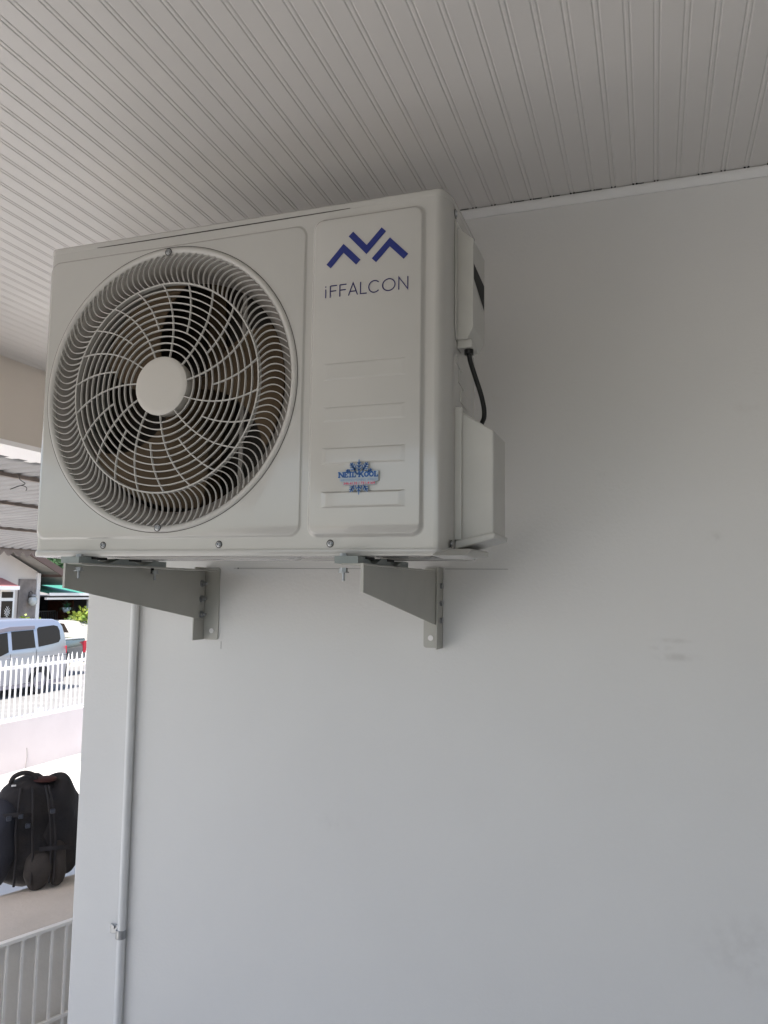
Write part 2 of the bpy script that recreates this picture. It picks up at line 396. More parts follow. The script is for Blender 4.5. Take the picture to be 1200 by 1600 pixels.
# fan grille ------------------------------------------------------------
def dome(r):   # how far the grille stands proud at radius r (negative y = towards viewer)
    t = max(0, min(1, r/FR)); return -.0045 - .0135*(1-t*t)
def ring_band(b, r, w, d, y, n=160):
    b.rings([circ(r+w/2, y+d, n), circ(r+w/2, y+.0006, n), circ(r+w/2-.0006, y, n), circ(r-w/2+.0006, y, n), circ(r-w/2, y+.0006, n), circ(r-w/2, y+d, n)])
def ribbon(b, pts, w, d):   # pts: (r, theta) ; blade of width w and depth d following the dome
    P = []
    for r, th in pts: P.append(Vector((FC[0]+r*math.cos(th), dome(r), FC[1]+r*math.sin(th))))
    L = []
    for i, p in enumerate(P):
        t = (P[min(i+1, len(P)-1)]-P[max(i-1, 0)]); t.y = 0; t.normalize()
        nrm = Vector((-t.z, 0, t.x))*(w/2); nn = nrm*.55; D = Vector((0, d, 0)); e = Vector((0, .0007, 0))
        L.append([p+nrm+D, p+nrm+e, p+nn, p-nn, p-nrm+e, p-nrm+D])
    b.rings(L, close=False)
RM, RH = .2015, .0565
g = MB()
NR = 114
for i in range(NR):
    th0 = 2*PI*i/NR; pts = []
    for j in range(11):
        t = j/10; r = RM + (FR-.0135-RM)*t
        s = .0614*t - .0674*t*t
        pts.append((r, th0 + s/(RM+.03)))
    ribbon(g, pts, .0017, .0040)
ring_band(g, RM, .0030, .010, dome(RM)-.0006)
NC = 10
for i in range(1, NC+1):
    r = RH + (RM-RH)*i/(NC+1.0); ring_band(g, r, .0022, .0046, dome(r), 140)
for i in range(22):
    long_ = i % 2 == 0
    rs = RH-.004 if long_ else RH + (RM-RH)*4/(NC+1)
    th = R(73.6) + 2*PI*i/22
    pts = []
    for j in range(13):
        r = rs + (RM-rs)*j/12; t = (r-RH)/(RM-RH)
        pts.append((r, th + R(19.4)*(.7*t+.3*t*t)))
    ribbon(g, pts, .0024, .0040)
gr = g.build('fan_grille', M_grille, unit, smooth='auto')
rim = MB()
prof = [(FR-.0012, .006), (FR-.0012, -.0035), (FR-.003, -.0058), (FR-.0065, -.0070), (FR-.0100, -.0062), (FR-.0128, -.0042), (FR-.0145, -.0015), (FR-.0150, .010)]
rim.rings([circ(r, y, 180) for r, y in prof]); rim.build('grille_rim', M_grille, gr, smooth='auto')
gp = MB(); gp.rings([circ(FR-.0002, -.0037, 180), circ(FR-.0016, -.0037, 180), circ(FR-.0016, .002, 180)]); gp.build('rim_gap', M_seam, gr)
hb = MB(); hp = [(RH-.002, .006), (RH, -.0155), (RH-.0006, -.0172), (RH-.003, -.0186), (RH-.012, -.0193), (.0001, -.0198)]
hb.rings([circ(r, y, 96) for r, y in hp]); hb.build('hub_cap', M_hub, gr, smooth='auto')
def screw(x, z, y, parent, r=.0048, name='screw', axis='y'):
    b = MB()
    if axis == 'y':
        f = lambda rr, yy: [(x+rr*math.cos(2*PI*i/18), yy, z+rr*math.sin(2*PI*i/18)) for i in range(18)]
    else:
        f = lambda rr, yy: [(y-yy, x+rr*math.cos(2*PI*i/18), z+rr*math.sin(2*PI*i/18)) for i in range(18)]
        # axis x: y argument is the face x, x argument is the y position
    base = y if axis == 'y' else 0
    b.rings([f(r*1.25, base+.0006), f(r*1.25, base-.0008), f(r, base-.0012), f(r*.95, base-.0026), f(r*.55, base-.0032), f(r*.45, base-.0012), f(.0001, base-.0010)])
    o = b.build(name, M_zinc, parent, smooth='auto')
    q = MB(); q.rings([f(r*1.65, base-.0003), f(r*1.2, base-.0005)]) ; q.build('screw_recess', M_seam, o)
    return o
screw(.2925, .5765, -.0068, gr, .0046); screw(.2935, .0440, -.0068, gr, .0046)
for x in (.168, .421, .639): screw(x, .0125, 0, unit, .0042)

# inside: shroud, blades, motor, coil
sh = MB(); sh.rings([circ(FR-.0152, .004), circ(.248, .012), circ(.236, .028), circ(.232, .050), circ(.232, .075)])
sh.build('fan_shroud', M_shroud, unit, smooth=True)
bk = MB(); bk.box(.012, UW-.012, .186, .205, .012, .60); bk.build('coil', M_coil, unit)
pt = MB(); pt.box(.560, .566, .078, .186, .01, .60); pt.rings([circ(.236, .0755, 96), circ(.285, .0755, 96)]); pt.build('partition', M_dark, unit)
fb = MB()
for kb in range(3):
    b0 = kb*2*PI/3 + .5
    L = []
    for i in range(15):
        r = .045 + (.222-.045)*i/14; row = []
        span = R(48) + R(22)*(i/14)
        for j in range(13):
            t = j/12; th = b0 + span*(t-.5) - R(26)*(i/14)**1.5
            row.append((FC[0]+r*math.cos(th), .062 + .050*(t-.5)*(1-.25*i/14) - .01*math.sin(PI*t), FC[1]+r*math.sin(th)))
        L.append(row)
    fb.rings(L, close=False)
    fb.rings([[(x, y+.003, z) for x, y, z in row] for row in L], close=False)
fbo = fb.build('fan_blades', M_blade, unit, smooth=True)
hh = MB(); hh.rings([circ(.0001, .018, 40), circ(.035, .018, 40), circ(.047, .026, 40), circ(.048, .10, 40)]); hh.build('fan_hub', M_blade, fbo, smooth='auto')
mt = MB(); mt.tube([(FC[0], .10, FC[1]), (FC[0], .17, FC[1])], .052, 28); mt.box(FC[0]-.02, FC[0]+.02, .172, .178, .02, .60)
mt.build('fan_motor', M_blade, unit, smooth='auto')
# motor support seen through the lower right of the grille
MB().box(.408, .418, .080, .086, .015, .60).build('motor_stay', M_shroud, unit, bevel=.002)

# base pan with turned lip, foot rails and bolts
bp = MB()
def ringb(off, z): return [(x, y, z) for x, y in body_outline(off)[0]]
bp.rings([ringb(-.003, .0035), ringb(.0022, .0030), ringb(.0026, .001), ringb(.0026, -.0070), ringb(.0014, -.0088), ringb(-.0040, -.0094), ringb(-.012, -.0085), ringb(-.016, -.0045), ringb(-.05, -.0060)])
bp.fill([ringb(-.05, -.0060)])
pan = bp.build('base_pan', M_unit, unit, smooth='auto')
for x0, x1 in ((.18, .54), (.20, .52)):
    y = .07 if x0 == .18 else .14
    b = MB(); b.rings([[(px, y_, -.0058-h) for px, y_ in rrect(x0+i_, x1-i_, y-.018+i_*.6, y+.018-i_*.6, .008, 6)] for i_, h in ((0, 0), (.006, .004), (.012, .006))])
    b.fill([[(px, y_, -.0118) for px, y_ in rrect(x0+.012, x1-.012, y-.0108, y+.0108, .008, 6)]]); b.build('pan_rib', M_unit, pan, smooth='auto')

def foot_rail(xc, side):
    # pressed foot under the pan, wavy underside gaps, ear in front
    b = MB(); n = 60; top = []; bot = []
    y0, y1 = -.030, UD+.035
    def hgt(y):
        t = (y-y0)/(y1-y0)
        w = 1 if t < .10 else 0
        if .10 <= t < .46: w = .5+.5*math.cos((t-.10)/.36*2*PI)
        elif .46 <= t < .52: w = 1
        elif .52 <= t < .88: w = .5+.5*math.cos((t-.52)/.36*2*PI)
        elif t >= .88: w = 1
        return w
    hw = .021; L = []
    for i in range(n+1):
        y = y0+(y1-y0)*i/n
        zt = -.0135 if 0 <= y <= UD else -.0165
        zt = -.0100 - .0105*(1-hgt(y))
        L.append([(xc-hw, y, -.0222), (xc-hw, y, zt), (xc+hw, y, zt), (xc+hw, y, -.0222)])
    b.rings(L); b.add(L[0], [(0, 1, 2, 3)]); b.add(L[-1], [(3, 2, 1, 0)])
    o = b.build('foot_rail', M_foot, unit, smooth='auto')
    for ya, yb in ((.004, .050), (.118, .160)):
        MB().box(xc-hw+.001, xc+hw+.0012, ya, yb, -.0140, -.0092).build('rubber_pad', M_dark, o, bevel=.001)
    for yy in (-.016, UD+.010):
        q = MB(); hx = xc + side*.010
        q.tube([(hx, yy, -.0105), (hx, yy, -.0055)], .0068, 6); q.tube([(hx, yy, -.0055), (hx, yy, -.0050)], .0055, 6)
        q.tube([(hx, yy, -.0295), (hx, yy, -.0360)], .0068, 6); q.tube([(hx, yy, -.0375), (hx, yy, -.0510)], .0028, 10)
        q.tube([(hx, yy, -.0360), (hx, yy, -.0376)], .0095, 14)
        q.build('foot_bolt', M_zinc, o, smooth='auto')
foot_rail(-1.045-UX, 1); foot_rail(-.482-UX, -1)

# terminal cover (upper) on the right-hand side
XS = UW   # side plane in unit coordinates
def cover_upper():
    b = MB(); ox = .030
    def sec(y, grow=0): pass
    zt0, zt1, zb1, zb0 = .566, .556, .398, .376      # profile in x-z: inner top .. outer bottom chamfer
    zt0 = .575
    ya, yb = .060, .158
    # profile around x-z at front (y=ya) : starts at side plane
    fr = [(XS-.001, .372), (XS-.001, .576), (XS+.002, .576), (XS+ox, .552), (XS+ox, .392), (XS+ox-.010, .372)]
    bk_ = fr
    b.prism(fr, 'y', ya, yb)
    o = b.build('terminal_cover', M_unit2, unit, bevel=.0035, seg=3)
    # flange plate lying on the side, with the shadow line of its edge
    fl = [(.047, .585), (.047, .392), (.056, .372), (.150, .372), (.200, .400), (.200, .585)]
    MB().prism(fl, 'x', XS-.0005, XS+.0022).build('cover_flange', M_unit2, o, bevel=.0008)
    ln = MB()
    for (y0, z0), (y1, z1) in zip([(.0462, .583), (.0462, .391), (.0555, .3708)], [(.0462, .391), (.0555, .3708), (.0640, .3700)]):
        ln.add([(XS+.0003, y0-.0022, z0), (XS+.0003, y0, z0), (XS+.0003, y1, z1), (XS+.0003, y1-.0022, z1-.0014)], [(0, 1, 2, 3)])
    ln.build('flange_gap', M_seam, o)
    # hand grip recess in the outer face
    gpoly = [(.066, .548), (.078, .548), (.128, .548), (.128, .500), (.066, .500)]
    h = MB(); h.add([(XS+ox+.0005, y, z) for y, z in ((.0635, .508), (.1515, .500), (.1515, .452), (.0635, .480))], [(0, 1, 2, 3)])
    h.build('hand_grip', M_dark, o)
    # cable gland block under it
    MB().box(XS, XS+.026, .066, .100, .358, .3735).build('gland_block', M_unit2, o, bevel=.002)
    gl = MB(); gl.tube([(XS+.0185, .078, .3575), (XS+.0185, .078, .349)], .0082, 16); gl.build('gland', M_cable, o, smooth='auto')
    screw(.050, .597, XS, unit, .0052, axis='x'); 
    screw(.168, .578, XS+.0022, unit, .0052, axis='x'); screw(.030, .012, XS, unit, .0042, axis='x')
cover_upper()
def cover_lower():
    yb0, yb1 = .060, .168; ox = .066
    pr = [(XS-.001, .012), (XS-.001, .248), (XS+.004, .247), (XS+ox, .207), (XS+ox, .028), (XS+ox-.006, .021), (XS+.004, .012)]
    b = MB(); b.prism(pr, 'y', yb0, yb1)
    o = b.build('valve_cover', M_unit2, unit, bevel=.005, seg=3)
    # lower skirt, a little proud
    sk = [(XS, .004), (XS, .020), (XS+ox+.003, .033), (XS+ox+.003, .023)]
    MB().prism(sk, 'y', yb0-.006, yb1+.004).build('cover_skirt', M_unit2, o, bevel=.003)
    MB().box(XS-.001, XS+.012, .052, .060, .02, .25).build('cover_edge', M_unit2, o, bevel=.002)
    # base tray corner jutting under the cover
    MB().prism([(-.03, -.010), (.05, -.012), (.165, -.004), (.165, .006), (.03, .004)], 'x', XS-.02, XS+.036).build('tray_corner', M_unit2, pan, bevel=.003)
cover_lower()
# pressed finger grips on the side wall between the covers
for i, (z0, z1, ya, yb_) in enumerate(((.330, .345, .060, .085), (.300, .322, .074, .100), (.268, .292, .090, .130))):
    b = MB(); b.prism([(ya, z0), (ya+.004, z1), (yb_+.020, z1-.006), (yb_+.016, z0-.006)], 'x', XS-.002, XS+.0014); b.build('side_louvre', M_unit, unit, bevel=.0012, seg=2)

# wordmark and emblem -----------------------------------------------------
def strokes(b, lines, w, y, cap=0):
    for ln in lines:
        pts = [Vector((p[0], p[1])) for p in ln]; k = len(pts); Lf = []; Rt = []
        for i, p in enumerate(pts):
            if i == 0: t = (pts[1]-p).normalized(); n = Vector((-t.y, t.x)); m = n
            elif i == k-1: t = (p-pts[i-1]).normalized(); n = Vector((-t.y, t.x)); m = n
            else:
                t0 = (p-pts[i-1]).normalized(); t1 = (pts[i+1]-p).normalized()
                n0 = Vector((-t0.y, t0.x)); n1 = Vector((-t1.y, t1.x)); m = (n0+n1).normalized(); m = m/max(.35, m.dot(n0))
            Lf.append(p+m*w/2); Rt.append(p-m*w/2)
        for i in range(k-1):
            q = [Lf[i], Lf[i+1], Rt[i+1], Rt[i]]
            b.add([(v.x, y, v.y) for v in q], [(0, 1, 2, 3)])
YL = -.0076
emb = MB()
strokes(emb, [[(.6285, .5045), (.6565, .5345), (.6850, .5055)], [(.6700, .5590), (.7000, .5265), (.7315, .5590)], [(.7140, .5050), (.7430, .5345), (.7725, .5045)]], .0115, YL)
eo = emb.build('emblem', M_blue, unit)
def arc(cx, cz, rx, rz, a0, a1, n=16): return [(cx+rx*math.cos(R(a0+(a1-a0)*i/n)), cz+rz*math.sin(R(a0+(a1-a0)*i/n))) for i in range(n+1)]
wm = MB(); z0, z1 = .4468, .4690; zm = .4585
x = .6245
L = []
L.append([(x, z0), (x, z0+.0162)]); L.append([(x, z1-.0028), (x, z1-.0004)])
def F(x): return [[(x, z0), (x, z1-.0009)], [(x, z1-.0009), (x+.0115, z1-.0009)], [(x, zm), (x+.0105, zm)]]
L += F(.6325); L += F(.6490)
ax = .6640; L += [[(ax, z0), (ax+.0078, z1), (ax+.0156, z0)], [(ax+.0028, z0+.0072), (ax+.0128, z0+.0072)]]
lx = .6845; L += [[(lx, z1), (lx, z0+.0009), (lx+.0108, z0+.0009)]]
L += [arc(.7080, (z0+z1)/2, .0095, .0105, 42, 318)]
L += [arc(.7320, (z0+z1)/2, .0103, .0105, 0, 360, 28)]
nx = .7485; L += [[(nx, z0), (nx, z1), (nx+.0148, z0), (nx+.0148, z1)]]
sc = (.7775-.6245)/(.7640-.6245)
L = [[(.6240+(px-.6245)*sc, pz) for px, pz in ln] for ln in L]
strokes(wm, L, .0020, YL)
wm.build('wordmark', M_ink, unit)
# service sticker
YS = -.0114
stk = empty('service_sticker', (0, 0, 0)); stk.parent = unit
SCX, SCZ = .6940, .1235
def flake(part):
    out = []; S_ = 1
    cz = SCZ+.001
    def arm(a, r0, r1, twigs):
        d = Vector((math.cos(R(a)), math.sin(R(a)))); o_ = Vector((SCX, cz))
        out.append([tuple(o_+d*r0), tuple(o_+d*r1)])
        for t, ln in twigs:
            for s in (-1, 1):
                e = Vector((math.cos(R(a+s*48)), math.sin(R(a+s*48))))
                out.append([tuple(o_+d*t), tuple(o_+d*t+e*ln)])
    if part == 'top':
        arm(90, .006, .0300, ((.0115, .0065), (.017, .006), (.0225, .004)))
        arm(58, .010, .0290, ((.0150, .0075), (.0195, .0062), (.0240, .0045)))
        arm(122, .010, .0290, ((.0150, .0075), (.0195, .0062), (.0240, .0045)))
        arm(28, .016, .0265, ((.0190, .0050), (.0225, .0038)))
        arm(152, .016, .0265, ((.0190, .0050), (.0225, .0038)))
        out.append([(SCX-.0075, cz+.0165), (SCX-.0075, cz+.009), (SCX-.003, cz+.0055), (SCX+.003, cz+.0055), (SCX+.0075, cz+.009), (SCX+.0075, cz+.0165)])
    else:
        arm(270, .0135, .0300, ((.0165, .0060), (.0215, .0045)))
        arm(238, .0160, .0300, ((.0190, .0065), (.0235, .0050)))
        arm(302, .0160, .0300, ((.0190, .0065), (.0235, .0050)))
        out.append([(SCX-.0060, cz-.0140), (SCX-.0045, cz-.0190)]); out.append([(SCX+.0060, cz-.0140), (SCX+.0045, cz-.0190)])
    return out
fl = flake('top') + flake('bottom')
bh = MB(); strokes(bh, fl, .0034, YS+.0001)
bh.box(SCX-.0378, SCX+.0350, YS+.0001, YS+.0003, SCZ-.0002, SCZ+.0110); bh.box(SCX-.0350, SCX+.0350, YS+.0001, YS+.0003, SCZ-.0064, SCZ-.0003); bh.box(SCX-.0295, SCX+.0300, YS+.0001, YS+.0003, SCZ-.0125, SCZ-.0065)
bh.build('sticker_halo', M_shalo, stk)
bf = MB(); strokes(bf, fl, .0015, YS-.0001); bf.build('snowflake', M_sblue, stk)
def text(name, body, x0, x1, z, hgt, m, y, parent, bold=0.0, sx=None):
    cu = bpy.data.curves.new(name, 'FONT'); cu.body = body; cu.size = 1; cu.offset = bold; cu.resolution_u = 3
    t = bpy.data.objects.new(name+'_src', cu); COL.objects.link(t)
    dg = bpy.context.evaluated_depsgraph_get(); me = bpy.data.meshes.new_from_object(t.evaluated_get(dg))
    COL.objects.unlink(t); bpy.data.objects.remove(t)
    xs = [v.co.x for v in me.vertices]; ys = [v.co.y for v in me.vertices]
    a, b_, c, d = min(xs), max(xs), min(ys), max(ys)
    for v in me.vertices:
        v.co = Vector((x0+(v.co.x-a)/(b_-a)*(x1-x0), y, z+(v.co.y-c)/(d-c)*hgt))
    me.materials.clear(); me.materials.append(m); me.name = name
    o = bpy.data.objects.new(name, me); COL.objects.link(o); o.parent = parent; return o
# slab-serif name drawn in strokes
def slab(ch, x, w, z, h):
    s = .0022; t = h-.0006; b = z+.0006
    Lx, Rx = x+.0012, x+w-.0012; T = z+h-.0006
    ser = lambda xx, zz, e=.0021: [(xx-e, zz), (xx+e, zz)]
    if ch == 'N': return [[(Lx, z), (Lx, z+h)], [(Lx, z+h-.0005), (Rx, z+.0005)], [(Rx, z+h), (Rx, z)]], [ser(Lx, b), ser(Lx-.0004, T), ser(Rx, T)]
    if ch == 'E': return [[(Lx+.0004, z), (Lx+.0004, z+h)]], [[(Lx-.0014, T), (Rx, T)], [(Lx, z+h/2), (Rx-.0012, z+h/2)], [(Lx-.0014, b), (Rx, b)], [(Rx, z), (Rx, z+.0030)], [(Rx, z+h), (Rx, z+h-.0030)]]
    if ch == 'I': return [[(x+w/2, z), (x+w/2, z+h)]], [ser(x+w/2, b, .0024), ser(x+w/2, T, .0024)]
    if ch == 'L': return [[(Lx+.0006, z), (Lx+.0006, z+h)]], [ser(Lx+.0006, T), [(Lx-.0014, b), (Rx, b)], [(Rx, z), (Rx, z+.0034)]]
    if ch == 'K': return [[(Lx+.0002, z), (Lx+.0002, z+h)], [(Lx+.001, z+h*.42), (Rx-.0005, z+h)], [(Lx+.0030, z+h*.55), (Rx, z)]], [ser(Lx, b), ser(Lx, T), ser(Rx-.0002, b, .0016), ser(Rx-.0006, T, .0016)]
    if ch == 'O': return [arc(x+w/2, z+h/2, w/2-.0011, h/2-.0010, 0, 360, 24)], []
nm = MB(); xx = SCX-.0370
for ch in 'NEIL KOOL':
    w = {'N': .0100, 'E': .0080, 'I': .0054, 'L': .0078, ' ': .0038, 'K': .0096, 'O': .0086}[ch]
    if ch != ' ':
        A_, B_ = slab(ch, xx, w, SCZ+.0008, .0092); strokes(nm, A_, .0026, YS-.0002); strokes(nm, B_, .0019, YS-.00025)
    xx += w+.0003
nm.build('lettering', M_sblue, stk)
text('lettering', 'AIR CONDITIONING SERVICES', SCX-.0330, SCX+.0345, SCZ-.0056, .0038, M_spale, YS-.0002, stk, .01)
text('lettering', '346-6133 / 731-4164', SCX-.0280, SCX+.0290, SCZ-.0118, .0045, M_sred, YS-.0002, stk, .02)

# black cable looping from the gland to the valve cover
cb = MB(); c0 = Vector((XS+.0185, .078, .351))
keys = [c0, (XS+.021, .084, .334), (XS+.028, .092, .308), (XS+.035, .100, .283), (XS+.039, .108, .259), (XS+.038, .114, .243), (XS+.033, .118, .233), (XS+.029, .120, .222)]
keys = [Vector(k) for k in keys]
def catmull(K, n=8):
    out = []
    for i in range(len(K)-1):
        p0, p1, p2, p3 = K[max(i-1, 0)], K[i], K[i+1], K[min(i+2, len(K)-1)]
        for j in range(n):
            t = j/n; out.append(.5*((2*p1)+(p2-p0)*t+(2*p0-5*p1+4*p2-p3)*t*t+(3*p1-p0-3*p2+p3)*t**3))
    return out+[K[-1]]
cb.tube(catmull(keys), .0043, 14); cb.build('power_cable', M_cable, unit, smooth=True)

# ------------------------------------------------------------------ wall brackets
def bracket(xp, s, label):
    # s=+1: top flange and wall leg fold towards +x ; xp is the plate plane
    yf, yr = 1.212, Y_WALL-.004
    zt = Z(.0410)
    root = empty('wall_bracket', (xp, Y_WALL, zt), label, 'bracket', 'steel brackets under the outdoor unit')
    T = .003
    a = MB()
    prof = [(yf, zt), (yr-.006, zt), (yr-.006, Z(-.080)), (yf, Z(-.0035))]
    x0, x1 = sorted((xp, xp+s*T)); a.prism([(y-Y_WALL, z-zt) for y, z in prof], 'x', x0-xp, x1-xp)
    a.build('arm', M_brk, root, bevel=.0008)
    f = MB(); xa, xb = sorted((s*T*.2, s*.040)); f.box(xa, xb, yf-Y_WALL, yr-.012-Y_WALL, .0004, .0034); f.build('top_flange', M_brk2, root, bevel=.0006)
    lip = MB(); xa, xb = sorted((-s*.0008, s*.0045)); lip.box(xa, xb, yf-Y_WALL-.0025, yf-Y_WALL-.0002, Z(-.004)-zt, .003); lip.build('arm_lip', M_brk2, root, bevel=.0006)
    # wall angle: leg against the wall and leg standing off it
    w = MB(); zt2, zb2 = .010, Z(-.1275)-zt
    xa, xb = sorted((-s*.0005, s*.040)) if s > 0 else sorted((.004, -.040))
    leg = rrect(min(xa, xb), max(xa, xb), zb2, zt2, .006, 5)
    w.prism(leg, 'y', -.0042, -.0004)
    wo = w.build('wall_leg', M_brk2, root, bevel=.0006)
    q = MB(); xa, xb = sorted((-s*.0008, -s*.0040)); q.box(xa, xb, -.050, -.0003, zb2, zt2); q.build('standing_leg', M_brk, root, bevel=.0008)
    for dz in (-.030, -.068, -.106):
        bb = MB()
        yb_ = -.024
        sx = s*T if s > 0 else s*T
        bb.tube([(sx, yb_, dz), (sx+s*.0018, yb_, dz)], .0092, 16); bb.tube([(sx+s*.0018, yb_, dz), (sx+s*.0075, yb_, dz)], .0072, 6); bb.tube([(sx+s*.0075, yb_, dz), (sx+s*.014, yb_, dz)], .0038, 10)
        bb.tube([(-s*.004, yb_, dz), (-s*.0095, yb_, dz)], .0070, 6)
        bb.build('bolt', M_zinc, root, smooth='auto')
    an = MB(); an.tube([(s*.023, -.0042, zb2+.022), (s*.023, -.0065, zb2+.022)], .0062, 16); an.build('anchor', M_trim, wo, smooth='auto')
    sc_ = MB(); sc_.tube([(s*.020, UD+.010+A-Y_WALL, .002), (s*.020, UD+.010+A-Y_WALL, -.012)], .0035, 8); sc_.build('stud', M_dark, root)
bracket(-1.062, 1, 'grey steel wall bracket under the fan side of the unit')
bracket(-.4530, -1, 'grey steel wall bracket under the logo side of the unit')

# ------------------------------------------------------------------ corrugated awning beside the porch
def awning():
    root = empty('corrugated_awning', (-2.7, 3, Z(.5)), 'corrugated metal awning with brown battens and a rounded scalloped front edge', 'awning')
    inv = -Vector(root.location)
    prof = []; x = -2.60; z = Z(.512)
    n = 26
    for i in range(n+1):
        t = i/n; prof.append((-2.60 - 2.15*t, Z(.551) - .125*t))
    ang = math.atan(.125/2.15); cx, cz = prof[-1]
    for i in range(1, 15):
        a = ang + (R(62)-ang)*i/14; cx -= .068*math.cos(a); cz -= .068*math.sin(a)*.19; prof.append((cx, cz))
    P = .105; ny = 12; L = []
    ys = [2.1 + P*k/ny for k in range(int(7.6/P*ny)+1)]
    for (x, z) in prof:
        L.append([(x+inv.x, y+inv.y, z + .028*max(0, math.cos(2*PI*(y/P)))**2 - .002+inv.z) for y in ys])
    b = MB(); b.rings(L, close=False); o = b.build('sheet', M_awn, root, smooth=True)
    sd_ = o.modifiers.new('thick', 'SOLIDIFY'); sd_.thickness = .0015
    # scalloped valance hanging from the edge
    xe, ze = prof[-1]; v = MB(); N = int(7.6/.0525)
    top = []; bot = []
    for k in range(int(7.6/P*10)+1):
        y = 2.1 + P*k/10; ph = (y/ (2*P)) % 1
        d = .020 + .042*abs(math.sin(PI*y/(1.05*P)))
        top.append((xe+inv.x-.006, y+inv.y, ze+inv.z+.012)); bot.append((xe+inv.x-.010, y+inv.y, ze+inv.z-d))
    v.rings([top, bot], close=False); vo = v.build('scalloped_edge', mat('valance_pink', (.36, .31, .29), .6, var=.15, vscale=9), root)
    s2 = vo.modifiers.new('thick', 'SOLIDIFY'); s2.thickness = .002
    MB().box(xe+inv.x-.004, xe+inv.x+.022, 2.1+inv.y, 9.7+inv.y, ze+inv.z-.006, ze+inv.z+.008).build('edge_rail', M_purlin, root)
    for xp, w in ((-2.90, .028), (-3.60, .028), (-4.60, .032)):
        zz = Z(.551) - .125*(-2.60-xp)/2.15 + .004
        MB().box(xp-w/2+inv.x, xp+w/2+inv.x, 2.1+inv.y, 9.7+inv.y, zz-.024+inv.z, zz-.004+inv.z).build('batten', M_purlin, root)
    wr = [Vector((-2.72, 2.78, Z(.50))), Vector((-2.715, 2.785, Z(.478))), Vector((-2.70, 2.80, Z(.462))), Vector((-2.72, 2.78, Z(.447))), Vector((-2.745, 2.76, Z(.432))), Vector((-2.715, 2.79, Z(.452))), Vector((-2.70, 2.81, Z(.445))), Vector((-2.702, 2.81, Z(.430)))]
    w = MB(); w.tube(catmull(wr, 6), .0018, 6); tag(w.build('wire_loop', M_iron), 'thin dark wire looped and hanging below the corrugated awning', 'wire')
awning()

# ------------------------------------------------------------------ parapet, railing, backpack
PA = Vector((-2.285, 2.38)); PD = Vector((.343, .939)).normalized(); PN = Vector((PD.y, -PD.x))   # PN points towards the porch
ZP = Z(-1.30)
def loc2(u, w): v = PA + PD*u + PN*w; return (v.x, v.y)
def pbox(b, u0, u1, w0, w1, z0, z1):
    v = [(*loc2(u, w), z) for z in (z0, z1) for w in (w0, w1) for u in (u0, u1)]
    b.add(v, [(0, 2, 3, 1), (4, 5, 7, 6), (0, 1, 5, 4), (2, 6, 7, 3), (0, 4, 6, 2), (1, 3, 7, 5)])
pp = empty('parapet_wall', (*loc2(0, -.2), 0), 'low cream masonry wall with a flat top carrying the black backpack', 'wall')
b = MB(); pbox(b, -1.6, 2.2, -.42, -.030, G-.1, ZP-.020); o = b.build('wall_body', M_parapet2); 
b = MB(); pbox(b, -1.62, 2.22, -.44, -.012, ZP-.020, ZP); o2 = b.build('coping', M_parapet, bevel=.004)
for q in (o, o2): q.parent = pp; q.matrix_parent_inverse = Matrix.Translation(-Vector(pp.location))
rl = empty('porch_railing', (*loc2(0, .02), 0), 'white painted steel railing with vertical bars in front of the low wall', 'railing')
inv = Matrix.Translation(-Vector(rl.location))
def rp(name, b, bev=.0015):
    o = b.build(name, M_railp, bevel=bev); o.parent = rl; o.matrix_parent_inverse = inv
b = MB(); pbox(b, -1.0, 2.2, -.010, .014, ZP-.014, ZP-.0005)
# uneven weld beads under the top bar
random.seed(5)
for k in range(-18, 40):
    u = .0268+k*.0578; pbox(b, u-.004, u+.010, -.004, .012, ZP-.019, ZP-.0135)
rp('top_bar', b)
b = MB(); pbox(b, -1.0, 2.2, -.004, .010, ZP-.356, ZP-.342); rp('lower_bar', b)
for k in range(-18, 38):
    u = .0268+k*.0578; b = MB(); pbox(b, u-.0052, u+.0052, -.003, .007, ZP-1.0, ZP-.0145); rp('bar', b, .001)

